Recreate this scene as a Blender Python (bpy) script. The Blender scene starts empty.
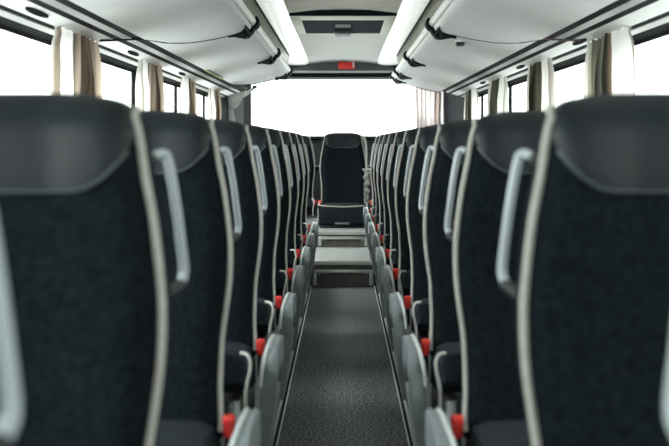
import bpy, bmesh, math, random
from mathutils import Vector

random.seed(7)
S = bpy.context.scene
COL = S.collection
EYE = 1.115            # eye height above the aisle carpet
F = 1007.0             # focal length in pixels of the 669 px wide frame

# ------------------------------------------------------------------ camera
cd = bpy.data.cameras.new('camera')
cam = bpy.data.objects.new('camera', cd); COL.objects.link(cam)
cam.location = (0, 0, EYE); cam.rotation_euler = (math.pi / 2, 0, 0)
cd.sensor_width = 36.0; cd.sensor_fit = 'HORIZONTAL'
cd.lens = F / 669 * 36
cd.shift_x = -8.5 / 669; cd.shift_y = -81.0 / 669
cd.clip_start = 0.02; cd.clip_end = 200
cd.dof.use_dof = True; cd.dof.focus_distance = 6.0; cd.dof.aperture_fstop = 4.0
S.camera = cam

# ------------------------------------------------------------------ world: bright overcast sky
W = bpy.data.worlds.new('overcast_sky'); S.world = W; W.use_nodes = True
nt = W.node_tree; nt.nodes.clear()
wo = nt.nodes.new('ShaderNodeOutputWorld'); bg = nt.nodes.new('ShaderNodeBackground')
bg.inputs['Color'].default_value = (0.955, 1.0, 0.985, 1); bg.inputs['Strength'].default_value = 1.0
# overcast dome: brighter overhead than at the horizon, and a little brighter on the left, where the sun stands behind the cloud
tcw = nt.nodes.new('ShaderNodeTexCoord'); sxw = nt.nodes.new('ShaderNodeSeparateXYZ')
m1 = nt.nodes.new('ShaderNodeMath'); m1.operation = 'MAXIMUM'; m1.inputs[1].default_value = 0
m2 = nt.nodes.new('ShaderNodeMath'); m2.operation = 'MULTIPLY_ADD'; m2.inputs[1].default_value = 2.6; m2.inputs[2].default_value = .62
m3 = nt.nodes.new('ShaderNodeMath'); m3.operation = 'MULTIPLY_ADD'; m3.inputs[1].default_value = -.45; m3.inputs[2].default_value = 1.0
m4 = nt.nodes.new('ShaderNodeMath'); m4.operation = 'MULTIPLY'
nt.links.new(tcw.outputs['Generated'], sxw.inputs[0]); nt.links.new(sxw.outputs['Z'], m1.inputs[0]); nt.links.new(m1.outputs[0], m2.inputs[0])
nt.links.new(sxw.outputs['X'], m3.inputs[0]); nt.links.new(m2.outputs[0], m4.inputs[0]); nt.links.new(m3.outputs[0], m4.inputs[1])
nt.links.new(m4.outputs[0], bg.inputs['Strength'])
nt.links.new(bg.outputs[0], wo.inputs[0])

vs = S.view_settings
S.display_settings.display_device = 'sRGB'
vs.view_transform = 'Standard'; vs.look = 'None'; vs.gamma = 1.0; vs.use_curve_mapping = False
vs.exposure = 2.95
S.cycles.max_bounces = 10; S.cycles.diffuse_bounces = 7; S.cycles.transparent_max_bounces = 16
S.cycles.use_denoising = True

def portal(name, loc, rot, sx, sy):
    l = bpy.data.lights.new(name, 'AREA'); l.shape = 'RECTANGLE'; l.size = sx; l.size_y = sy
    l.cycles.is_portal = True
    o = bpy.data.objects.new(name, l); COL.objects.link(o); o.location = loc; o.rotation_euler = rot
H90 = math.pi / 2
portal('daylight_left', (-1.27, 4.0, EYE + .05), (0, -H90, 0), .8, 13.6)
portal('daylight_right', (1.27, 4.0, EYE + .05), (0, H90, 0), .8, 13.6)
portal('daylight_rear', (0, 10.95, EYE + .36), (-H90, 0, 0), 2.1, .75)
portal('daylight_front', (0, -3.1, EYE + .2), (H90, 0, 0), 2.2, 1.2)

# ------------------------------------------------------------------ materials
def new_mat(name):
    m = bpy.data.materials.new(name); m.use_nodes = True
    return m, m.node_tree, m.node_tree.nodes['Principled BSDF']
def mat(name, rgb, rough=.5, metal=0.0, var=.0, vscale=30, bump=0.0, bscale=200, spec=.5, rgb2=None, coat=0.0):
    m, t, b = new_mat(name)
    b.inputs['Base Color'].default_value = (*rgb, 1); b.inputs['Roughness'].default_value = rough
    b.inputs['Metallic'].default_value = metal; b.inputs['Specular IOR Level'].default_value = spec
    b.inputs['Coat Weight'].default_value = coat
    tc = t.nodes.new('ShaderNodeTexCoord')
    if var or rgb2:
        n = t.nodes.new('ShaderNodeTexNoise'); n.inputs['Scale'].default_value = vscale; n.inputs['Detail'].default_value = 4
        t.links.new(tc.outputs['Object'], n.inputs['Vector'])
        r = t.nodes.new('ShaderNodeValToRGB'); r.color_ramp.elements[0].position = .35; r.color_ramp.elements[1].position = .65
        c2 = rgb2 if rgb2 else tuple(min(1, c * (1 + var)) for c in rgb)
        c1 = rgb if rgb2 else tuple(c * (1 - var) for c in rgb)
        r.color_ramp.elements[0].color = (*c1, 1); r.color_ramp.elements[1].color = (*c2, 1)
        t.links.new(n.outputs['Fac'], r.inputs['Fac']); t.links.new(r.outputs[0], b.inputs['Base Color'])
    if bump:
        n2 = t.nodes.new('ShaderNodeTexNoise'); n2.inputs['Scale'].default_value = bscale; n2.inputs['Detail'].default_value = 3
        t.links.new(tc.outputs['Object'], n2.inputs['Vector'])
        bp = t.nodes.new('ShaderNodeBump'); bp.inputs['Strength'].default_value = bump; bp.inputs['Distance'].default_value = .002
        t.links.new(n2.outputs['Fac'], bp.inputs['Height']); t.links.new(bp.outputs[0], b.inputs['Normal'])
    return m

M = {}
M['fabric'] = mat('seat_plush', (.0036, .0062, .0080), .95, spec=.10, rgb2=(.0095, .0145, .0178), vscale=90, bump=.5, bscale=260)
M['cushion'] = mat('cushion_plush', (.006, .0095, .0145), .9, spec=.2, rgb2=(.014, .020, .028), vscale=80, bump=.4, bscale=260)
M['welt'] = mat('leather_welt_sheen', (.06, .075, .08), .4, var=.1, vscale=30)  # lighter than the leather: the seam's sheen is put into the colour
M['leather'] = mat('headrest_leather', (.0062, .0110, .0142), .46, var=.12, vscale=14, bump=.12, bscale=320, spec=.3)
M['piping'] = mat('piping_cord', (.45, .435, .40), .6, var=.08, vscale=60)
M['shell'] = mat('seat_shell_plastic', (.010, .013, .015), .5)
M['handle'] = mat('handle_plastic', (.48, .54, .565), .35, var=.04, vscale=10)
M['panel'] = mat('side_panel_plastic', (.19, .22, .228), .36, var=.08, vscale=25, bump=.1, bscale=500)
M['edge'] = mat('panel_highlight_belt_tongue', (.55, .58, .58), .35, var=.05)  # painted highlight of the side panel's shoulder; also colours the belt tongue
M['red'] = mat('red_plastic', (.88, .05, .04), .4, var=.06, vscale=40)
M['black'] = mat('black_plastic', (.012, .014, .017), .45, var=.1)
M['alu'] = mat('brushed_aluminium', (.80, .82, .82), .35, metal=.35, var=.08, vscale=60)
M['chrome'] = mat('satin_chrome', (.66, .66, .63), .28, metal=.8, var=.06, vscale=50)
M['carpet'] = mat('speckled_aisle_carpet', (.012, .014, .015), .95, rgb2=(.27, .285, .29), vscale=95, bump=.7, bscale=260, spec=.1)
M['carpet2'] = mat('step_carpet', (.16, .17, .165), .95, rgb2=(.48, .49, .475), vscale=110, bump=.7, bscale=260, spec=.1)
M['riser'] = mat('step_riser_vinyl', (.075, .072, .062), .6, rgb2=(.12, .115, .10), vscale=40)
M['platform'] = mat('dark_floor_vinyl', (.03, .034, .037), .7, var=.2, vscale=60)
M['white'] = mat('white_plastic', (.80, .81, .79), .45, var=.02, vscale=6)
M['rack'] = mat('rack_underside_liner', (.70, .705, .695), .55, var=.025, vscale=5, bump=.05, bscale=500)
M['ceil'] = mat('ceiling_liner', (.84, .845, .82), .7, var=.02, vscale=8, bump=.06, bscale=400)
M['beige'] = mat('ceiling_fabric', (.56, .545, .49), .9, var=.06, vscale=20, bump=.2, bscale=300)
M['cream'] = mat('hatch_frame_plastic', (.80, .80, .68), .5, var=.03)
M['silver'] = mat('silver_trim', (.62, .63, .62), .35, metal=.35, var=.03)
M['tube'] = mat('rail_enamel', (.80, .81, .79), .4, var=.02)
M['dark'] = mat('dark_trim_rubber', (.006, .008, .010), .75, var=.15, spec=.12)
M['corner'] = mat('corner_pillar_fabric', (.030, .034, .042), .8, var=.1, vscale=20, spec=.2)
M['grey'] = mat('slate_grey_panel', (.075, .085, .10), .55, var=.06, vscale=12)
M['wall'] = mat('wall_liner', (.10, .11, .12), .8, var=.1, vscale=15)
M['navy'] = mat('tinted_hatch_glass', (.010, .016, .027), .7, var=.08, vscale=5, spec=.04)
M['label'] = mat('grey_print', (.16, .18, .19), .6)
M['yellow'] = mat('yellow_green_mottle', (.38, .40, .10), .6, rgb2=(.10, .12, .05), vscale=60)  # mottled yellow-green tone of the strip under the left rack
M['belt'] = mat('seat_belt_webbing', (.33, .33, .31), .8, var=.2, vscale=90)
M['seam'] = mat('brown_joint_seal', (.09, .05, .045), .6, var=.15)

def lamp_mat():
    m, t, b = new_mat('light_strip_diffuser')
    b.inputs['Base Color'].default_value = (.86, .88, .84, 1); b.inputs['Roughness'].default_value = .3
    b.inputs['Emission Color'].default_value = (.95, 1, .93, 1); b.inputs['Emission Strength'].default_value = .07
    n = t.nodes.new('ShaderNodeTexNoise'); n.inputs['Scale'].default_value = 300
    bp = t.nodes.new('ShaderNodeBump'); bp.inputs['Strength'].default_value = .03
    t.links.new(n.outputs['Fac'], bp.inputs['Height']); t.links.new(bp.outputs[0], b.inputs['Normal'])
    return m
M['lamp'] = lamp_mat()

def glass_mat():
    m = bpy.data.materials.new('window_glass'); m.use_nodes = True; t = m.node_tree; t.nodes.clear()
    o = t.nodes.new('ShaderNodeOutputMaterial'); mx = t.nodes.new('ShaderNodeMixShader')
    tr = t.nodes.new('ShaderNodeBsdfTransparent'); gl = t.nodes.new('ShaderNodeBsdfGlossy')
    tr.inputs[0].default_value = (.94, .96, .95, 1); gl.inputs['Roughness'].default_value = .02
    fr = t.nodes.new('ShaderNodeLayerWeight'); pw = t.nodes.new('ShaderNodeMath'); pw.operation = 'POWER'; pw.inputs[1].default_value = 5
    ml = t.nodes.new('ShaderNodeMath'); ml.operation = 'MULTIPLY_ADD'; ml.inputs[1].default_value = .35; ml.inputs[2].default_value = .02
    t.links.new(fr.outputs['Facing'], pw.inputs[0]); t.links.new(pw.outputs[0], ml.inputs[0]); t.links.new(ml.outputs[0], mx.inputs[0]); t.links.new(tr.outputs[0], mx.inputs[1]); t.links.new(gl.outputs[0], mx.inputs[2])
    t.links.new(mx.outputs[0], o.inputs[0])
    return m
M['glass'] = glass_mat()

def curtain_mat(name, stops, trans=.5):
    """woven curtain, stops put cloth tone, sunlit side and fold shade into bands along the width (UV u)"""
    m = bpy.data.materials.new(name); m.use_nodes = True; t = m.node_tree; t.nodes.clear()
    o = t.nodes.new('ShaderNodeOutputMaterial'); mx = t.nodes.new('ShaderNodeMixShader')
    d = t.nodes.new('ShaderNodeBsdfDiffuse'); tl = t.nodes.new('ShaderNodeBsdfTranslucent')
    uv = t.nodes.new('ShaderNodeUVMap'); sp = t.nodes.new('ShaderNodeSeparateXYZ')
    rp = t.nodes.new('ShaderNodeValToRGB'); el = rp.color_ramp.elements
    while len(el) < len(stops): el.new(.5)
    for e, (p, c) in zip(el, stops): e.position = p; e.color = (*c, 1)
    t.links.new(uv.outputs[0], sp.inputs[0]); t.links.new(sp.outputs[0], rp.inputs[0])
    n = t.nodes.new('ShaderNodeTexNoise'); n.inputs['Scale'].default_value = 150
    mm = t.nodes.new('ShaderNodeMix'); mm.data_type = 'RGBA'; mm.blend_type = 'MULTIPLY'; mm.inputs[0].default_value = .35
    t.links.new(rp.outputs[0], mm.inputs[6]); t.links.new(n.outputs['Fac'], mm.inputs[7])
    mx.inputs[0].default_value = trans
    t.links.new(mm.outputs[2], d.inputs[0]); t.links.new(mm.outputs[2], tl.inputs[0])
    t.links.new(d.outputs[0], mx.inputs[1]); t.links.new(tl.outputs[0], mx.inputs[2]); t.links.new(mx.outputs[0], o.inputs[0])
    return m
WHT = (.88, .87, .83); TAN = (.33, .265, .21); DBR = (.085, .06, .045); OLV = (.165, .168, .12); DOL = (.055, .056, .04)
M['curtain_brown'] = curtain_mat('brown_curtain_lit_shaded', [(0, TAN), (.015, TAN), (.03, WHT), (.36, WHT), (.39, DBR), (.42, (.40, .33, .27)), (.50, TAN), (.53, DBR), (.57, TAN), (.64, (.22, .165, .125)), (.67, DBR), (.74, (.17, .125, .095)), (.78, TAN), (.83, DBR), (.87, (.40, .32, .25)), (1, TAN)], .55)  # cream is the sunlit part, dark bands the fold shade, painted across brown cloth
M['curtain_olive'] = curtain_mat('olive_curtain_lit_shaded', [(0, (.40, .34, .28)), (.03, WHT), (.34, WHT), (.37, (.62, .42, .31)), (.40, DOL), (.47, OLV), (.51, (.40, .39, .31)), (.54, DOL), (.62, OLV), (.66, DOL), (.72, OLV), (.77, DOL), (.82, OLV), (.88, (.6, .58, .5)), (1, (.66, .62, .55))], .55)  # sunlit white and dark fold shade put into the olive cloth's colour
M['curtain_pale'] = curtain_mat('pale_pink_curtain', [(0, (.66, .58, .57)), (.10, (.52, .43, .42)), (.16, (.68, .61, .60)), (.34, (.55, .46, .45)), (.4, (.68, .61, .60)), (.6, (.56, .47, .46)), (.64, (.7, .63, .62)), (.68, (.32, .25, .22)), (.78, (.5, .42, .38)), (.82, (.92, .88, .86)), (1, (.92, .88, .86))], .75)
M['curtain_white'] = curtain_mat('white_curtain', [(0, (.92, .92, .90)), (1, (.95, .95, .93))], .45)

# ------------------------------------------------------------------ mesh helpers
def build(name, bm, m, parent=None, smooth=True, mats=None, loc=None):
    bmesh.ops.recalc_face_normals(bm, faces=bm.faces[:])
    me = bpy.data.meshes.new(name); bm.to_mesh(me); bm.free()
    for x in (mats or [m]): me.materials.append(M[x])
    if smooth:
        me.shade_smooth()
        try: me.set_sharp_from_angle(angle=math.radians(40))
        except Exception: pass
    o = bpy.data.objects.new(name, me); COL.objects.link(o)
    if parent: o.parent = parent
    if loc: o.location = loc
    return o
def loft(bm, rings, cap=True, closed=True, mi=0):
    R = [[bm.verts.new(p) for p in r] for r in rings]
    n = len(R[0])
    for a, b in zip(R, R[1:]):
        for i in range(n if closed else n - 1):
            j = (i + 1) % n
            try: bm.faces.new((a[i], a[j], b[j], b[i])).material_index = mi
            except ValueError: pass
    if cap and closed:
        bm.faces.new(R[0]).material_index = mi; bm.faces.new(R[-1][::-1]).material_index = mi
    return R
def box(bm, x0, x1, y0, y1, z0, z1, bev=0, mi=0):
    x0, x1 = sorted((x0, x1)); y0, y1 = sorted((y0, y1)); z0, z1 = sorted((z0, z1))
    t = bmesh.new()
    loft(t, [[(x0, y0, z0), (x1, y0, z0), (x1, y1, z0), (x0, y1, z0)], [(x0, y0, z1), (x1, y0, z1), (x1, y1, z1), (x0, y1, z1)]])
    bmesh.ops.recalc_face_normals(t, faces=t.faces[:])
    if bev: bmesh.ops.bevel(t, geom=t.edges[:] + t.verts[:], offset=bev, segments=2, affect='EDGES', profile=.5)
    vm = {v: bm.verts.new(v.co) for v in t.verts}
    for f in t.faces: bm.faces.new([vm[v] for v in f.verts]).material_index = mi
    t.free()
def smooth_path(pts, n=6):
    pts = [Vector(p) for p in pts]; out = []
    for i in range(len(pts) - 1):
        p0 = pts[max(i - 1, 0)]; p1 = pts[i]; p2 = pts[i + 1]; p3 = pts[min(i + 2, len(pts) - 1)]
        for k in range(n):
            t = k / n
            out.append(.5 * ((2 * p1) + (p2 - p0) * t + (2 * p0 - 5 * p1 + 4 * p2 - p3) * t * t + (3 * p1 - p0 - 3 * p2 + p3) * t ** 3))
    out.append(pts[-1]); return out
def tube(bm, pts, r, seg=8, flat=1.0, mi=0):
    pts = [Vector(p) for p in pts]; rings = []; up = None
    for i, p in enumerate(pts):
        d = (pts[min(i + 1, len(pts) - 1)] - pts[max(i - 1, 0)]).normalized()
        if up is None:
            up = Vector((0, 1, 0)) if abs(d.y) < .8 else Vector((1, 0, 0))
        u = (up - d * up.dot(d)).normalized(); v = d.cross(u); up = u
        rr = r(i / (len(pts) - 1)) if callable(r) else r
        rings.append([p + (u * math.cos(a) * flat + v * math.sin(a)) * rr for a in [2 * math.pi * k / seg for k in range(seg)]])
    loft(bm, rings, mi=mi)
def prism_y(bm, poly, y0, y1, mi=0):      # polygon in x,z run along y
    loft(bm, [[(x, y0, z) for x, z in poly], [(x, y1, z) for x, z in poly]], mi=mi)
def empty(name, loc, label, cat, group=None):
    o = bpy.data.objects.new(name, None); COL.objects.link(o); o.location = loc; o.empty_display_size = .1
    return tag(o, label, cat, group)
def tag(o, label, cat, group=None):
    o['label'] = label; o['category'] = cat
    if group: o['group'] = group
    return o
def struct(o): o['kind'] = 'structure'; return o
def copy_tree(o, parent=None):
    c = o.copy(); COL.objects.link(c)
    if parent: c.parent = parent
    for ch in list(o.children): copy_tree(ch, c)
    return c
def interp(tab, t):
    if t <= tab[0][0]: return tab[0][1]
    for (a, va), (b, vb) in zip(tab, tab[1:]):
        if t <= b: return va + (vb - va) * (t - a) / (b - a)
    return tab[-1][1]
def Zz(z): return z + EYE

# ------------------------------------------------------------------ the shell of the coach
PLAT = .20; BENCHFLOOR = .335
YF, YR = -3.0, 10.85
XW = 1.20
SINK = .27
STEP1, STEP2 = 7.74, 8.77
# floor: sunken aisle, side platforms, two carpeted steps up to the rear bench
bm = bmesh.new()
box(bm, -SINK, SINK, YF, STEP1, -.08, 0, mi=0)
box(bm, -SINK, SINK, STEP1, STEP2, -.08, PLAT, mi=1)
box(bm, -XW, XW, STEP2, YR, -.08, BENCHFLOOR, mi=1)
for s in (-1, 1): box(bm, s * SINK, s * XW, YF, STEP2, -.08, PLAT, mi=2)
struct(build('floor', bm, None, mats=['carpet', 'carpet2', 'platform'], smooth=False))
tn = [0]
def trim(bm, m, smooth=True):
    tn[0] += 1; return struct(build('trim_%d' % tn[0], bm, m, smooth=smooth))
# brown vinyl risers and silver nosings of the steps
for yy, z0, z1, hw in ((STEP1, 0, PLAT, .265), (STEP2, PLAT, BENCHFLOOR, .262)):
    bm = bmesh.new(); box(bm, -hw, hw, yy - .006, yy + .004, z0, z1 - .012); trim(bm, 'riser', False)
    bm = bmesh.new()
    loft(bm, [[(x, yy - .022, z1 - .026), (x, yy - .022, z1 - .002), (x, yy - .014, z1 + .006), (x, yy + .035, z1 + .006), (x, yy + .035, z1 - .001), (x, yy - .006, z1 - .003), (x, yy - .006, z1 - .026)] for x in (-hw, hw)])
    trim(bm, 'chrome', False)
# aluminium seat tracks along both edges of the aisle
for s in (-1, 1):
    bm = bmesh.new()
    prism_y(bm, [(s * .238, 0), (s * .238, .006), (s * .269, .006), (s * .269, 0)], YF, STEP1 - .01); trim(bm, 'dark', False)
    for a, b in ((.238, .245), (.257, .269)):
        bm = bmesh.new(); prism_y(bm, [(s * a, .004), (s * (a + .001), .014), (s * (b - .001), .014), (s * b, .004)], YF, STEP1 - .01); trim(bm, 'alu', False)
    bm = bmesh.new()      # rounded metal edge of the platform
    prism_y(bm, [(s * .266, PLAT - .05), (s * .266, PLAT + .006), (s * .30, PLAT + .006), (s * .30, PLAT), (s * .27, PLAT - .002), (s * .27, PLAT - .05)], YF, STEP2 - .02)
    trim(bm, 'silver', False)

WY = [-1.75, -.25, 1.25, 2.75, 4.25, 5.8, 7.25, 8.72]        # window pillars
WTOP, WSILL = Zz(.413), Zz(-.30)
YSIDE = 9.72
for s, nm in ((-1, 'wall_left'), (1, 'wall_right')):
    bm = bmesh.new()
    box(bm, s * 1.20, s * 1.25, YF, YR, -.08, WSILL)
    box(bm, s * 1.20, s * 1.25, YF, YR, WTOP, Zz(.75))
    box(bm, s * 1.20, s * 1.25, YSIDE, YR, WSILL, WTOP)
    box(bm, s * 1.20, s * 1.25, YF, YF + .3, WSILL, WTOP)
    for y in WY: box(bm, s * 1.20, s * 1.212, y - .03, y + .03, WSILL, WTOP)
    struct(build(nm, bm, 'dark', smooth=False))
    bm = bmesh.new(); box(bm, s * 1.175, s * 1.198, YF, YSIDE, PLAT, WSILL); trim(bm, 'wall', False)
wn = 0
for s in (-1, 1):
    ys = [YF + .3] + WY + [YSIDE]
    for a, b in zip(ys, ys[1:]):
        wn += 1
        bm = bmesh.new(); box(bm, s * 1.203, s * 1.208, a + .031, b - .031, WSILL, WTOP)
        w = struct(build('window_%d' % wn, bm, 'glass', smooth=False))
        bm = bmesh.new()
        for q in (a + .030, b - .042): box(bm, s * 1.200, s * 1.212, q, q + .012, WSILL, WTOP)
        for q in (WSILL, WTOP - .015): box(bm, s * 1.200, s * 1.212, a + .03, b - .03, q, q + .015)
        build('window_frame', bm, 'dark', w, smooth=False)

# rear wall with the wide rear window; slanted corner pillars
RY = 10.75
RX, RB, RT = 1.01, Zz(.045), Zz(.70)
bm = bmesh.new()
box(bm, -XW, XW, RY, YR, -.08, RB); box(bm, -XW, XW, RY, YR, RT, Zz(.90))
for s in (-1, 1): box(bm, s * RX, s * XW, RY, YR, RB, RT)
struct(build('wall_rear', bm, 'grey', smooth=False))
wn += 1
bm = bmesh.new(); box(bm, -RX, RX, RY + .04, RY + .046, RB, RT); w = struct(build('window_%d' % wn, bm, 'glass', smooth=False))
bm = bmesh.new()
box(bm, -RX, RX, RY - .012, RY + .02, RB - .012, RB + .02)
for s in (-1, 1): box(bm, s * (RX - .03), s * (RX + .01), RY - .02, RY + .02, RB, RT)
build('window_frame', bm, 'dark', w, smooth=False)
for s in (-1, 1):
    bm = bmesh.new()
    prism = [(s * 1.199, YSIDE - .06), (s * 1.16, YSIDE - .04), (s * (RX + .015), RY - .03), (s * (RX + .015), RY + .01), (s * 1.199, RY + .01)]
    loft(bm, [[(x, y, z) for x, y in prism] for z in (BENCHFLOOR, Zz(.72))])
    trim(bm, 'corner', False)
    bm = bmesh.new()
    prism = [(s * (RX + .05), RY - .15), (s * (RX + .03), RY - .16), (s * (RX - .02), RY - .03), (s * (RX + .01), RY - .02)]
    loft(bm, [[(x, y, z) for x, y in prism] for z in (Zz(-.1), Zz(.70))]); trim(bm, 'dark', False)
# ledge and panelling below the rear window
for z0, z1, yy, mm in ((.020, .045, .10, 'dark'), (-.005, .012, .05, 'grey'), (-.30, -.27, .045, 'dark'), (-.262, -.25, .04, 'silver')):
    bm = bmesh.new(); box(bm, -1.0, 1.0, RY - yy, RY, Zz(z0), Zz(z1), .004); trim(bm, mm)

# front wall behind the viewer with the windscreen
bm = bmesh.new()
box(bm, -XW, XW, YF - .06, YF, -.08, Zz(-.4)); box(bm, -XW, XW, YF - .06, YF, Zz(.75), Zz(.9))
for s in (-1, 1): box(bm, s * 1.1, s * XW, YF - .06, YF, Zz(-.4), Zz(.75))
struct(build('wall_front', bm, 'wall', smooth=False))
wn += 1
bm = bmesh.new(); box(bm, -1.1, 1.1, YF - .03, YF - .024, Zz(-.4), Zz(.75)); struct(build('window_%d' % wn, bm, 'glass', smooth=False))

# ceiling: arched, light liner at the rear, beige cloth in front; beside the light strips painted paler to offset rack shade
CE = [(0, .825), (.17, .818), (.335, .80), (.49, .80), (.70, .79), (.90, .77), (1.05, .71), (1.20, .60)]
xs = [-p[0] for p in CE[::-1]] + [p[0] for p in CE[1:]]
def cz(x): return interp(CE, abs(x))
bm = bmesh.new()
for y0, y1 in ((YF, 6.25), (6.25, YR)):
    R = [[bm.verts.new((x, y, Zz(cz(x)))) for x in xs] for y in (y0, y1)]
    T = [[bm.verts.new((x, y, Zz(cz(x) + .03))) for x in xs] for y in (y0, y1)]
    for i in range(len(xs) - 1):
        f = bm.faces.new((R[0][i], R[1][i], R[1][i + 1], R[0][i + 1]))
        inner = abs((xs[i] + xs[i + 1]) / 2) < .34
        f.material_index = (1 if y0 < 0 else 0) if inner else 2
        bm.faces.new((T[0][i], T[0][i + 1], T[1][i + 1], T[1][i]))
struct(build('ceiling', bm, None, mats=['ceil', 'beige', 'cream']))

# trims between the luggage racks and the side windows, running the length of the coach
for s in (-1, 1):
    bands = [('dark', [(.934, .499), (.985, .484), (.985, .50), (.934, .513)]),
             ('silver', [(.985, .489), (1.018, .476), (1.026, .484), (.99, .50)]),
             ('dark', [(1.018, .478), (1.045, .468), (1.045, .482), (1.018, .490)]),
             ('white', [(1.040, .470), (1.115, .448), (1.118, .46), (1.042, .482)]),
             ('dark', [(1.115, .456), (1.140, .444), (1.142, .456), (1.117, .468)]),
             ('silver', [(1.140, .440), (1.162, .428), (1.166, .44), (1.144, .452)]),
             ('dark', [(1.162, .432), (1.205, .408), (1.21, .43), (1.166, .445)])]
    for m, poly in bands:
        bm = bmesh.new(); prism_y(bm, [(s * x, Zz(z)) for x, z in poly], YF, 9.75); trim(bm, m, False)

# rear header above the rear window
HY = 10.28
bm = bmesh.new()
top = [(-1.0, .75), (-.56, .765), (-.42, .772), (-.385, .782), (-.36, .80), (-.345, .812), (-.2, .824), (0, .830), (.2, .824), (.345, .812), (.36, .80), (.385, .782), (.42, .772), (.56, .765), (1.0, .75)]
poly = top + [(1.0, .728), (-1.0, .728)]
loft(bm, [[(x, y, Zz(z)) for x, z in poly] for y in (HY, HY + .05)]); trim(bm, 'grey', False)
bm = bmesh.new(); box(bm, -1.0, 1.0, HY - .012, HY + .05, Zz(.704), Zz(.728), .004); trim(bm, 'silver')
bm = bmesh.new(); box(bm, -1.0, 1.0, HY - .004, RY, Zz(.662), Zz(.704), .004); trim(bm, 'dark')

# ------------------------------------------------------------------ light strips
for s, lab in ((-1, 'long white ceiling light strip left of the roof hatch'), (1, 'long white ceiling light strip right of the roof hatch')):
    t = empty('ceiling_light_strip', (s * .415, 4, Zz(.80)), lab, 'ceiling light', 'ceiling light strips')
    bm = bmesh.new(); rings = []
    for y, a, b in ((-2.5, .338, .488), (8.6, .338, .488), (9.4, .340, .50), (9.9, .345, .535), (10.25, .352, .575)):
        n = 10; low = []
        for k in range(n + 1):
            u = k / n; low.append((a + (b - a) * u, .797 - .016 * math.sin(math.pi * u) ** .6))
        rings.append([(s * x - s * .415, y - 4, z - .80) for x, z in low + [(b, .806), (a, .806)]])
    loft(bm, rings); build('diffuser', bm, 'lamp', t)
    bm = bmesh.new()
    prism_y(bm, [(s * (x - .415), z - .80) for x, z in ((.490, .785), (.497, .785), (.497, .806), (.490, .806))], -6.5, 5.2); build('edge_strip', bm, 'dark', t, False)

# ------------------------------------------------------------------ roof hatch
h = empty('roof_hatch', (0, 6.85, Zz(.80)), 'dark tinted roof hatch in a cream frame in the middle of the ceiling', 'roof hatch')
bm = bmesh.new()
hz = -.004
for a in (((-.33, -.60), (.33, -.60), (.29, -.37), (-.29, -.37)),):
    pass
box(bm, -.335, -.268, -.57, .50, hz - .012, .02, .004); box(bm, .268, .335, -.57, .50, hz - .012, .02, .004)
box(bm, -.268, .268, -.57, -.36, hz - .012, .02, .004); box(bm, -.268, .268, .455, .50, hz - .012, .02, .004)
build('frame', bm, 'cream', h)
bm = bmesh.new(); box(bm, -.335, .335, -.602, -.582, hz - .012, .02, .004); build('gasket', bm, 'dark', h)
bm = bmesh.new(); box(bm, -.268, .268, -.36, .455, hz - .006, .03); g = build('pane', bm, 'navy', h, False)
bm = bmesh.new(); box(bm, -.058, .058, .17, .47, hz - .03, hz - .005, .006); build('handle', bm, 'black', h)
bm = bmesh.new(); box(bm, -.052, .052, -.11, .10, hz - .010, hz - .005, .002); build('badge', bm, 'label', h, False)

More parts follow.
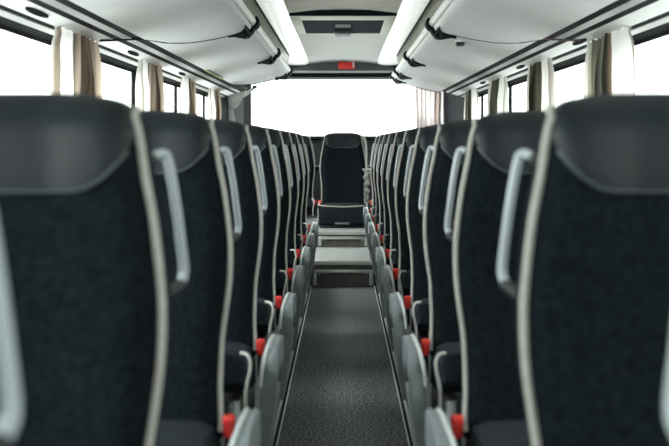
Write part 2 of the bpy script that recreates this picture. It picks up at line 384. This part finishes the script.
# ------------------------------------------------------------------ luggage racks
PROF = [(.500, .690), (.503, .650), (.512, .628), (.535, .612), (.60, .590), (.70, .560), (.80, .530), (.88, .508), (.945, .492)]
def rackz(x): return interp(PROF[2:], x)
PLAN = [(.50, 0), (.54, -.06), (.6, -.12), (.7, -.18), (.82, -.32), (.90, -.56), (.95, -.85)]      # the ends are curved in plan
def rack(s, name_side, seamc):
    r = empty('luggage_rack', (s * .52, 4.0, Zz(.65)), 'pale overhead luggage rack with tubular rail above the %s seats' % name_side, 'luggage rack', 'overhead luggage racks')
    ox = s * .52
    def P(x, y, z): return (s * x - ox, y - 4.0, z - .65)
    END = 9.42 if s < 0 else 10.10; EC = 1.0 if s < 0 else .25
    for y0, y1, dz, c0 in ((-2.2, 5.62, -.004, False), (5.66, END, 0, True)):
        rings = []
        for k in range(25):
            t = k / 24; ring = []
            for x, z in PROF:
                e1 = y1 + interp(PLAN, x) * (EC if c0 else 1); e0 = y0 + (interp(PLAN, x) if c0 else 0)
                ring.append(P(x, e0 + (e1 - e0) * t, z + dz))
            for x, z in PROF[::-1]:
                e1 = y1 + interp(PLAN, x) * (EC if c0 else 1); e0 = y0 + (interp(PLAN, x) if c0 else 0)
                ring.append(P(x + .012, e0 + (e1 - e0) * t, z + dz + .018))
            rings.append(ring)
        bm = bmesh.new(); loft(bm, rings); build('underside_panel', bm, 'rack', r)
    for yy, mm, rr in ((5.645, seamc, .0045), (END + .01, 'seam' if s > 0 else 'dark', .006)):
        bm = bmesh.new()
        pts = [P(x, yy + interp(PLAN, x) * (1 if yy < 6 else EC), rackz(x) - .001) for x in (.512, .535, .57, .6, .65, .7, .75, .8, .85, .9, .95)]
        if yy < 6: pts += [P(1.02, 4.62, .468), P(1.085, 4.50, .453)]
        tube(bm, pts, rr, 6); build('joint_seal', bm, mm, r)
    bm = bmesh.new(); tube(bm, [P(.508, y, .668) for y in (-2.2, 0, 2, 4, 6, 8, END + .03)], .026, 14)
    build('rail', bm, 'tube', r)
    bm = bmesh.new(); prism_y(bm, [P(x, 0, z)[::2] for x, z in ((.530, .655), (.552, .655), (.552, .66), (.556, .69), (.55, .69), (.53, .662))], -6.2, 5.38); build('inner_lip', bm, 'silver', r, False)
    for y in ((3.75, 5.62, 7.5, 9.36) if s < 0 else (3.75, 5.68, 7.75, 9.30, 10.06)):
        bm = bmesh.new()
        # hook: clasps the tube from the aisle side and fills the rounded panel corner behind it with a tapering web
        A = [math.radians(135 + k * 16) for k in range(14)]
        sec = [(.508 + math.cos(a) * .043, .668 + math.sin(a) * .043) for a in A] + [(.508 + math.cos(a) * .027, .668 + math.sin(a) * .027) for a in A[::-1]]
        loft(bm, [[P(x, y + dy, z) for x, z in sec] for dy in (-.055, .055)])
        loft(bm, [[P(x, y + dy, z) for x, z in ((.492, .634), (.56, .645), (.56, .586), (.532, .580), (.500, .612))] for dy in (-.05, .05)])
        web = [(.515, -.28, .03), (.53, -.20, .03), (.545, -.155, .02), (.56, -.135, -.01), (.58, -.125, -.05), (.60, -.125, -.09), (.625, -.138, -.125)]
        rings = []
        for x, a, b in web:
            zt = rackz(x) if x > .53 else .63
            rings.append([P(x, y + a, zt), P(x, y + b, zt), P(x, y + b, zt - .014 - .030 * max(0, (.60 - x) / .085)), P(x, y + a, zt - .010 - .012 * max(0, (.60 - x) / .085))])
        loft(bm, rings)
        build('bracket', bm, 'dark', r)
    # small parts under the rack
    if s > 0:
        bm = bmesh.new(); box(bm, -.022, .022, -.035, .035, -.026, 0, .005); k = build('speaker', bm, 'black', r, loc=P(.665, 5.72, rackz(.665) + .001))
        bm = bmesh.new(); box(bm, -.03, .03, -.05, .05, -.006, .003, .002); build('speaker_frame', bm, 'white', k)
    else:
        bm = bmesh.new(); box(bm, -.016, .016, -.03, .03, -.03, .01, .005); build('end_clip', bm, 'black', r, loc=P(.60, 9.16, rackz(.60)))
        bm = bmesh.new(); box(bm, -.010, .010, -.45, .45, -.006, 0); build('yellow_strip', bm, 'yellow', r, False, loc=P(.936, 7.35, rackz(.936) - .002))  # narrow yellow-green strip near the rack's outer edge
rack(-1, 'left', 'dark'); rack(1, 'right', 'seam')

# dark oval finger grips / vents in the pale panel above the windows
OV = {-1: (3.55, 5.18, 6.75), 1: (3.1, 4.59, 6.12, 7.76)}
where = {-1: ('dark oval air vent above the left windows, nearest the camera', 'dark oval air vent above the left windows, before the second brown curtain', 'dark oval air vent above the left windows, farthest from the camera'),
         1: ('dark oval air vent above the right windows, hard by the nearest olive curtain', 'dark oval air vent above the right windows, beyond the nearest olive curtain', 'dark oval air vent above the right windows, beside the second olive curtain', 'small dark oval air vent above the right windows, farthest from the camera')}
for s in (-1, 1):
    for y, lab in zip(OV[s], where[s]):
        bm = bmesh.new(); rings = []
        for rr, zz in ((1.0, 0), (.98, -.006), (.7, -.008), (.55, -.003)):
            rings.append([(math.cos(a) * .012 * rr, math.sin(a) * .13 * rr, zz - .30 * s * math.cos(a) * .012 * rr) for a in [2 * math.pi * k / 28 for k in range(28)]])
        loft(bm, rings)
        o = build('air_vent', bm, 'dark', loc=(s * 1.078, y, Zz(.4585)))
        tag(o, lab, 'vent', 'oval air vents above the windows')

# ------------------------------------------------------------------ curtains
def curtain(name, s, y0, y1, m, label, group, folds=9, xw=1.108, ztop=.452, zbot=-.22, amp=.022):
    bm = bmesh.new(); uvl = bm.loops.layers.uv.new('UVMap')
    NU, NV = 110, 22; V = []
    ph = random.random() * 6; yc = (y0 + y1) / 2
    for i in range(NU + 1):
        u = i / NU; row = []
        for j in range(NV + 1):
            v = j / NV; z = ztop + (zbot - ztop) * v
            gather = 1.0 - .10 * math.exp(-((v - .03) / .05) ** 2) - .07 * v
            y = yc + (y0 - yc + (y1 - y0) * u) * gather + .012 * math.sin(u * folds * 6.28 + v * 2 + ph)
            a = amp * (.45 + .75 * min(1, v * 4)) * (.7 + .5 * math.sin(u * 9 + ph))
            x = xw - a * math.sin(u * folds * 2 * math.pi + ph + .5 * math.sin(v * 3 + u * 7)) + .006 * math.sin(u * 40 + v * 5)
            if j == 0: z += .008 * math.sin(u * 50)
            row.append(bm.verts.new((s * (x - xw + .058 * min(1, max(0, (v - .5) / .2))), y - yc, z - ztop)))
        V.append(row)
    for i in range(NU):
        for j in range(NV):
            f = bm.faces.new((V[i][j], V[i + 1][j], V[i + 1][j + 1], V[i][j + 1]))
            for l, (a, b) in zip(f.loops, ((i, j), (i + 1, j), (i + 1, j + 1), (i, j + 1))): l[uvl].uv = (a / NU, b / NV)
    o = build(name, bm, m, loc=(s * xw, yc, Zz(ztop)))
    tag(o, label, 'curtain', group)
    return o
G = 'curtains gathered between the windows'
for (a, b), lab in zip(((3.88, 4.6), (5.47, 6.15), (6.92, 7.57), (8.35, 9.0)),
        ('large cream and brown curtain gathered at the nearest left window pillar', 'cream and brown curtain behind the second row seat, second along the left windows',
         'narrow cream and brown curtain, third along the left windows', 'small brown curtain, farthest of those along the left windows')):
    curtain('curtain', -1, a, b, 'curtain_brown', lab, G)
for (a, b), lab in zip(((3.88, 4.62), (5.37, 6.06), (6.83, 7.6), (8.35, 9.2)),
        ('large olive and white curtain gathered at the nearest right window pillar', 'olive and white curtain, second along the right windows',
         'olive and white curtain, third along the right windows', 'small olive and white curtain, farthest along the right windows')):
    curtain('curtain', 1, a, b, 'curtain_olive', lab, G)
# rear window curtain on the right, hanging across the coach
o = curtain('curtain', 1, -.17, .17, 'curtain_pale', 'pale pinkish curtain hanging at the right end of the rear window', None, folds=7, ztop=.62, zbot=-.1, xw=1.1, amp=.018)
o.rotation_euler = (0, 0, -H90); o.location = (.915, 10.52, Zz(.62))
# knotted white curtain at the left end of the rear window
t = empty('tied_curtain', (-1.08, 9.95, Zz(.42)), 'white curtain bundled up and tied at the left corner of the rear window', 'curtain')
bm = bmesh.new(); uvl = bm.loops.layers.uv.new('UVMap'); rings = []
for k in range(15):
    v = k / 14
    cx = -.10 + .22 * v; czz = .03 - .06 * math.sin(v * 3.1) + .07 * v
    rad = .022 + .062 * math.sin(math.pi * min(1, v * 1.08)) ** .8
    rings.append([(cx + .012 * math.sin(3 * a + v * 9), math.sin(a) * rad * .9, czz + math.cos(a) * rad * (1 + .18 * math.sin(5 * a + v * 7))) for a in [2 * math.pi * q / 24 for q in range(24)]])
loft(bm, rings); build('bundle', bm, 'curtain_white', t)
for q, (x0, x1) in enumerate(((-.09, -.13), (-.055, -.03))):
    bm = bmesh.new(); uvl = bm.loops.layers.uv.new('UVMap'); rings = []
    for k in range(9):
        v = k / 8; rings.append([(x0 + (x1 - x0) * v + math.cos(a) * (.02 + .035 * v) * (1 + .25 * math.sin(4 * a)), math.sin(a) * (.02 + .02 * v), .02 - .30 * v + .0 * q) for a in [2 * math.pi * w / 16 for w in range(16)]])
    loft(bm, rings); build('tail', bm, 'curtain_white', t)
bm = bmesh.new(); tube(bm, smooth_path([(.06, 0, .02), (.12, .0, .055), (.17, .01, .09), (.20, .02, .12)]), lambda u: .02 - .006 * u, 10); k = build('curtain_rod', bm, 'white', t)
bm = bmesh.new(); tube(bm, [(.185, .0, .118), (.23, 0, .125)], .018, 10); build('rod_tip', bm, 'grey', k)
bm = bmesh.new(); tube(bm, smooth_path([(-.10, -.02, .06), (-.085, -.05, .03), (-.07, -.04, .0)]), .012, 8); build('tie_band', bm, 'dark', t)

# ------------------------------------------------------------------ seats
# lateral half width of a backrest against height relative to the eye
HW = [(-.60, .206), (-.57, .208), (-.5, .204), (-.4, .206), (-.34, .214), (-.29, .2195), (-.25, .2205), (-.208, .2195), (-.157, .213), (-.1, .204), (-.04, .190), (0, .1835), (.03, .176), (.048, .166), (.058, .155), (.065, .138), (.070, .11), (.0725, .07)]
DOME = [(0, .0645), (.05, .0645), (.10, .063), (.135, .058), (.15, .054), (.163, .046), (.17, .038), (.178, .020)]
def hwid(z):
    # smoothed
    return (interp(HW, z - .012) + 2 * interp(HW, z) + interp(HW, z + .012)) / 4
def recl(z): return .18 * (z + .15)
def bulge(q):                      # forward swell of the front against the fraction of the half width
    q = abs(q); return interp([(0, .012), (.35, .014), (.6, .024), (.8, .030), (.9, .024), (.97, .010), (1.0, 0)], q)
CS = .456                          # lateral centre of an aisle seat
def backrest_bm(T):
    bm = bmesh.new(); rings = []
    zs = [-.60, -.56, -.50, -.44, -.38, -.33, -.29, -.25, -.21, -.17, -.13, -.09, -.05, -.01, .02, .034, .043, .049, .054, .058]
    for z in zs:
        w = hwid(z); y0 = recl(z); k = 1.0 if z < .02 else max(.12, 1 - ((z - .02) / .05) ** 2)
        th = .075 if z > -.05 else .09
        ring = []
        for i in range(21):
            q = -1 + i / 10; ring.append(T(q * w, y0 - bulge(q) * k + (1 - k) * .03, z - .002))
        for q, yy in ((1.02, .022), (1.01, .055), (.95, .85 * th + .012), (.8, th + .02), (.4, th + .026), (0, th + .028), (-.4, th + .026), (-.8, th + .02), (-.95, .85 * th + .012), (-1.01, .055), (-1.02, .022)):
            ring.append(T(q * w, y0 + .03 + (yy - .03) * (.35 + .65 * k), z - .002))
        rings.append(ring)
    loft(bm, rings); return bm
def lowb(x):
    x = abs(x); return interp([(0, -.064), (.10, -.063), (.12, -.059), (.14, -.047), (.155, -.033), (.17, -.014), (.178, .004)], x)
def headrest_bm(T):
    bm = bmesh.new(); NX, NZ = 26, 12; F_, B_ = [], []
    for i in range(NX + 1):
        x = -.177 + .354 * i / NX; zt = interp(DOME, abs(x)) + .003; zb = lowb(x); fr, bk = [], []
        for j in range(NZ + 1):
            v = j / NZ; z = zb + (zt - zb) * v
            puff = max(0, math.sin(math.pi * min(1, v * .93 + .035))) ** .55 * (1 - (x / .185) ** 4) ** .5
            kk = 1.0 if z < .02 else max(.12, 1 - ((z - .02) / .056) ** 2)
            y = recl(z) - bulge(x / hwid(min(z, .03))) * kk + (1 - kk) * .03 - .004 - .005 * puff
            fr.append(bm.verts.new(T(x, y, z))); bk.append(bm.verts.new(T(x, recl(z) + .045, z)))
        F_.append(fr); B_.append(bk)
    for i in range(NX):
        for j in range(NZ):
            bm.faces.new((F_[i][j], F_[i + 1][j], F_[i + 1][j + 1], F_[i][j + 1])); bm.faces.new((B_[i][j], B_[i][j + 1], B_[i + 1][j + 1], B_[i + 1][j]))
    per = [(i, 0) for i in range(NX)] + [(NX, j) for j in range(NZ)] + [(i, NZ) for i in range(NX, 0, -1)] + [(0, j) for j in range(NZ, 0, -1)]
    for a, b in zip(per, per[1:] + per[:1]):
        bm.faces.new((F_[a[0]][a[1]], B_[a[0]][a[1]], B_[b[0]][b[1]], F_[b[0]][b[1]]))
    return bm
def seam_bm(T):
    bm = bmesh.new(); pts = []
    for i in range(33):
        x = -.172 + .344 * i / 32; z = lowb(x) - .002
        pts.append(T(x, recl(z) - bulge(x / hwid(min(z, .03))) - .004, z))
    tube(bm, pts, .0026, 6); return bm
def piping_bm(T, ends=(-1, 1)):
    bm = bmesh.new()
    for q in ends:
        pts = [T(q * (hwid(z) + .001), recl(z) - .004, z) for z in [-.585 + .02 * k for k in range(31)] + [.032]]
        pts += [T(q * .173, recl(.05) + .010, .043), T(q * .169, recl(.05) + .045, .046)]
        tube(bm, pts, .0056, 8)
    return bm
def cushion_bm(T, w=.226, y0=-.04, y1=-.47, zr=-.565, zf=-.505, th=.12, drop=0):
    bm = bmesh.new(); rings = []
    N = 14
    for k in range(N + 1):
        u = k / N; y = y0 + (y1 - y0) * u
        z = zr + (zf - zr) * u; e = 1.0
        low = z - th + .02 * u - drop * u
        if u > .86: e = math.sqrt(max(0, 1 - ((u - .86) / .14) ** 2)); 
        top = z - (1 - e) * .075; bot = low + (1 - e) * .02
        ww = w - (1 - e) * .010 - .018 * (1 - u)
        ring = []
        for q, zz in ((-1, 0), (-.985, .55), (-.93, .88), (-.8, .985), (-.4, 1.0), (0, .985), (.4, 1.0), (.8, .985), (.93, .88), (.985, .55), (1, 0), (.9, -.05), (-.9, -.05)):
            ring.append(T(q * ww, y, bot + (top - bot) * zz))
        rings.append(ring)
    loft(bm, rings); return bm
def cushion_piping_bm(T, q=-1):
    bm = bmesh.new(); w = .210
    pts = [T(q * .205, -.425, -.520), T(q * .222, -.450, -.519), T(q * .231, -.466, -.532), T(q * .231, -.474, -.553), T(q * .225, -.478, -.580), T(q * .221, -.478, -.61), T(q * .221, -.474, -.64), T(q * .221, -.470, -.67)]
    tube(bm, smooth_path(pts, 5), .0045, 6); return bm

def seat_frame(root_off, s):
    """returns a transform from seat coordinates (x from a seat's centre, y behind its front, z from the eye) to the root's space"""
    rx, rz = root_off
    def mk(cx):
        return lambda x, y, z: (s * (cx + x) - rx, y, z + EYE - rz)
    return mk
def make_double(s, label, group, name='double_coach_seat', c1=CS, full=True, plat=PLAT):
    rx = s * (c1 + .23); mk = seat_frame((rx, plat), s)
    root = empty(name, (rx, 0, plat), label, 'coach seat', group)
    for c in (c1, c1 + .443):
        T = mk(c)
        b = build('backrest', backrest_bm(T), 'fabric', root)
        for q in (-1, 1): build('piping', piping_bm(T, (q,)), 'piping', b)
        hr = build('headrest', headrest_bm(T), 'leather', root)
        build('seam', seam_bm(T), 'welt', hr)
        cu = build('cushion', cushion_bm(T), 'cushion', root)
        build('piping', cushion_piping_bm(T), 'piping', cu)
    T = mk(0)
    # pedestal
    bm = bmesh.new()
    def bx(x0, x1, y0, y1, z0, z1, b=.006):
        a = T(x0, y0, z0); c = T(x1, y1, z1); box(bm, a[0], c[0], a[1], c[1], a[2], c[2], b)
    zp = plat - EYE
    bx(c1 - .17, c1 + .67, -.42, -.36, -.69, -.655); bx(c1 - .17, c1 + .67, -.12, -.06, -.69, -.655)
    bx(c1 + .10, c1 + .16, -.40, -.08, zp, -.68)
    build('pedestal', bm, 'shell', root)
    # grab handle behind the aisle shoulder of the backrest
    bm = bmesh.new()
    e = c1 - CS
    pts = [(.284, .166, -.026), (.279, .177, -.020), (.270, .187, -.018), (.2635, .189, -.028), (.252, .189, -.09), (.244, .189, -.15), (.2395, .189, -.190), (.2405, .184, -.204), (.243, .172, -.213)]
    tube(bm, smooth_path([T(e + x, y, z) for x, y, z in pts], 5), .0072, 10)
    hd = build('grab_handle', bm, 'handle', root)
    bm = bmesh.new()
    for (x, y, z), (x2, y2, z2), rr in (((.300, .108, -.028), (.283, .168, -.025), .009), ((.260, .112, -.224), (.242, .176, -.213), .009)):
        bm = bmesh.new(); tube(bm, [T(e + x, y, z), T(e + x2, y2, z2)], rr, 12); build('handle_mount', bm, 'shell', hd)
    if full:
        # moulded side panel at the aisle end of the seat
        bm = bmesh.new(); rings = []
        prof = [(-.060, -.549, .0), (-.064, -.545, .0), (-.10, -.540, .0), (-.16, -.534, 0), (-.24, -.532, 0), (-.29, -.537, 0), (-.325, -.552, .0), (-.345, -.585, .0)]
        for y, zt, _ in prof:
            zb = -.86
            rings.append([T(e + x, y, z) for x, z in ((.168, zt - .004), (.172, zt), (.192, zt), (.203, zt - .012), (.211, zt - .040), (.214, zt - .085), (.220, -.74), (.230, zb), (.200, zb), (.184, -.74), (.168, zt - .06))])
        loft(bm, rings)
        p = build('side_panel', bm, 'panel', root)
        bm = bmesh.new()     # highlight on the rounded shoulder, put in as a pale tube
        tube(bm, smooth_path([T(e + x, y, z) for x, y, z in ((.194, -.065, -.546), (.195, -.15, -.535), (.195, -.24, -.533), (.198, -.295, -.540), (.203, -.328, -.560), (.208, -.348, -.588), (.212, -.352, -.62))], 4), .0055, 6)
        build('edge_strip', bm, 'edge', p)
        bm = bmesh.new()     # oval finger slot in the aisle face
        pr = [T(e + .1682, -.20 + .060 * math.cos(a), -.615 + .028 * math.sin(a)) for a in [2 * math.pi * k / 20 for k in range(20)]]
        pq = [T(e + .176, -.20 + .055 * math.cos(a), -.615 + .023 * math.sin(a)) for a in [2 * math.pi * k / 20 for k in range(20)]]
        loft(bm, [pr, pq]); build('finger_slot', bm, 'black', p)
        bm = bmesh.new()
        bx(e + .262, e + .296, -.34, -.20, zp + .005, -.66, .006); bx(e + .258, e + .30, -.37, -.16, zp + .002, zp + .03, .006)
        build('leg', bm, 'alu', root)
    # red seat belt buckle standing between cushion and side panel
    bm = bmesh.new(); rings = []
    for z, w, d in ((-.600, .008, .007), (-.592, .010, .009), (-.580, .0115, .0095), (-.568, .0135, .010), (-.562, .014, .0105), (-.557, .013, .009), (-.554, .010, .006)):
        rings.append([T(e + .232 + w * sx, -.075 + d * sy, z) for sx, sy in ((-1, -.6), (-.6, -1), (.6, -1), (1, -.6), (1, .6), (.6, 1), (-.6, 1), (-1, .6))])
    loft(bm, rings); bk = build('belt_buckle', bm, 'red', root)
    bm = bmesh.new(); tube(bm, [T(e + .232, -.075, -.597), T(e + .234, -.07, -.66)], .0075, 8); build('stalk', bm, 'black', bk)
    return root

ORD = ['nearest', 'second', 'third', 'fourth', 'fifth', 'sixth', 'seventh', 'eighth', 'ninth', 'tenth']
GL = 'coach seats in rows along the aisle'
for s, side, n in ((-1, 'left', 9), (1, 'right', 11)):
    proto = make_double(s, '', GL)
    for k in range(n):
        o = proto if k == 0 else copy_tree(proto)
        o.location.y = (.68 + k) * .79
        if k == 0: lab = 'black coach seat almost out of frame, only its grab handle showing at %s edge' % side
        elif k == 1: lab = 'black coach seat with leather headrest filling the %s foreground' % side
        elif k == n - 1: lab = 'small black coach seat at the rear end of the %s row' % side
        else: lab = 'black coach seat with pale piping, %s row, %s behind the large foreground seat' % (side, ('first', 'second', 'third', 'fourth', 'fifth', 'sixth', 'seventh', 'eighth', 'ninth')[k - 2])
        o['label'] = lab

# rear bench: pair, single middle seat facing the aisle, pair
BD = 9.64
for s, side in ((-1, 'left'), (1, 'right')):
    o = make_double(s, 'black rear bench seat just %s of the middle seat at the end of the aisle' % side, 'rear bench seats', c1=.494, full=False, plat=BENCHFLOOR)
    o.location.y = BD
mid = empty('middle_rear_seat', (0, BD, BENCHFLOOR), 'single black seat facing the camera at the end of the aisle', 'coach seat', 'rear bench seats')
T = lambda x, y, z: (x, y, z + EYE - BENCHFLOOR)
T2 = lambda x, y, z: (x * .985, y, z * 1.0 + EYE - BENCHFLOOR + .022 * max(0, (z + .2) / .27))
b = build('backrest', backrest_bm(T2), 'fabric', mid)
for q in (-1, 1): build('piping', piping_bm(T2, (q,)), 'piping', b)
hr = build('headrest', headrest_bm(T2), 'leather', mid); build('seam', seam_bm(T2), 'welt', hr)
cu = build('cushion', cushion_bm(T, w=.225, zr=-.575, zf=-.568, y1=-.56, th=.20), 'cushion', mid)
bm = bmesh.new(); tube(bm, smooth_path([T(x, y, z) for x, y, z in ((-.222, -.10, -.575), (-.222, -.40, -.572), (-.216, -.53, -.572), (-.15, -.552, -.578), (0, -.555, -.584), (.15, -.552, -.578), (.216, -.53, -.572), (.222, -.40, -.572), (.222, -.1, -.575))], 5), .006, 6); build('piping', bm, 'piping', cu)
for q in (-1, 1):
    bm = bmesh.new(); tube(bm, [T(q * .225, -.53, -.60), T(q * .226, -.54, -.76)], .0045, 6); build('piping', bm, 'piping', cu)
bm = bmesh.new(); box(bm, -.075, .06, -.578, -.56, EYE - BENCHFLOOR - .742, EYE - BENCHFLOOR - .725, .004); build('pull_tab', bm, 'label', cu)
bm = bmesh.new(); box(bm, -.21, .21, -.52, .0, 0, .03, .005); box(bm, -.2, .2, -.48, -.02, .02, .07, .005); build('pedestal', bm, 'shell', mid)
for x in (-.222,):
    bm = bmesh.new(); box(bm, x - .014, x + .014, -.10, -.07, EYE - BENCHFLOOR - .605, EYE - BENCHFLOOR - .555, .005); bk = build('belt_buckle', bm, 'red', mid)
    bm = bmesh.new(); tube(bm, [(x, -.085, EYE - BENCHFLOOR - .60), (x, -.08, EYE - BENCHFLOOR - .66)], .007, 8); build('stalk', bm, 'black', bk)
# shoulder belt hanging at its right side
bm = bmesh.new()
tube(bm, smooth_path([T(x, y, z) for x, y, z in ((.170, .06, .040), (.185, .02, .052), (.205, -.01, .030), (.216, -.03, -.01), (.222, -.04, -.10), (.224, -.05, -.25))], 6), .016, 10, flat=.3)
sb = build('shoulder_belt', bm, 'belt', mid)
bm = bmesh.new(); box(bm, .185, .265, -.075, -.05, EYE - BENCHFLOOR - .268, EYE - BENCHFLOOR - .252, .004); build('belt_tongue', bm, 'edge', sb)
bm = bmesh.new(); rings = []
for k in range(22):
    v = k / 21; z = -.27 - .31 * v
    rings.append([T(.222 + .010 * math.sin(v * 21) + math.cos(a) * (.026 + .007 * math.sin(v * 33)), -.05 + math.sin(a) * .012 + .008 * math.sin(v * 27), z) for a in [2 * math.pi * q / 12 for q in range(12)]])
loft(bm, rings); build('lower_webbing', bm, 'belt', sb)

# ------------------------------------------------------------------ chrome frames on the step risers
for yy, z0, z1, hw, lab in ((STEP1, .015, .135, .232, 'chrome frame with two legs on the riser of the lower aisle step'),
                            (STEP2, PLAT + .012, PLAT + .095, .217, 'chrome frame with two legs on the riser of the upper aisle step')):
    t = empty('step_frame', (0, yy, z0), lab, 'step frame', 'chrome frames on the step risers')
    h = z1 - z0
    bm = bmesh.new(); box(bm, -hw, hw, -.03, -.007, h - .026, h, .006); build('top_bar', bm, 'chrome', t)
    for s in (-1, 1):
        bm = bmesh.new(); box(bm, s * hw, s * (hw - .032), -.028, -.007, 0, h - .02, .005); build('leg', bm, 'chrome', t)
        bm = bmesh.new(); tube(bm, [(s * (hw - .052), -.006, h - .034), (s * (hw - .052), -.012, h - .034)], .006, 10); build('screw', bm, 'white', t)

# ------------------------------------------------------------------ emergency hammer on the rear header
t = empty('emergency_hammer', (.04, HY, Zz(.745)), 'red emergency hammer in its holder on the dark header above the rear window', 'emergency hammer')
bm = bmesh.new(); box(bm, -.09, .085, -.016, -.001, .0, .07, .004); build('holder', bm, 'red', t)
bm = bmesh.new(); tube(bm, [(-.085, -.028, .05), (-.02, -.03, .046), (.06, -.03, .04)], lambda u: .011 - .002 * u, 10)
hm = build('handle', bm, 'red', t)
bm = bmesh.new(); tube(bm, [(.066, -.03, .078), (.066, -.03, .03), (.066, -.03, .012)], lambda u: .011 - .004 * u, 10); build('hammer_head', bm, 'white', t)
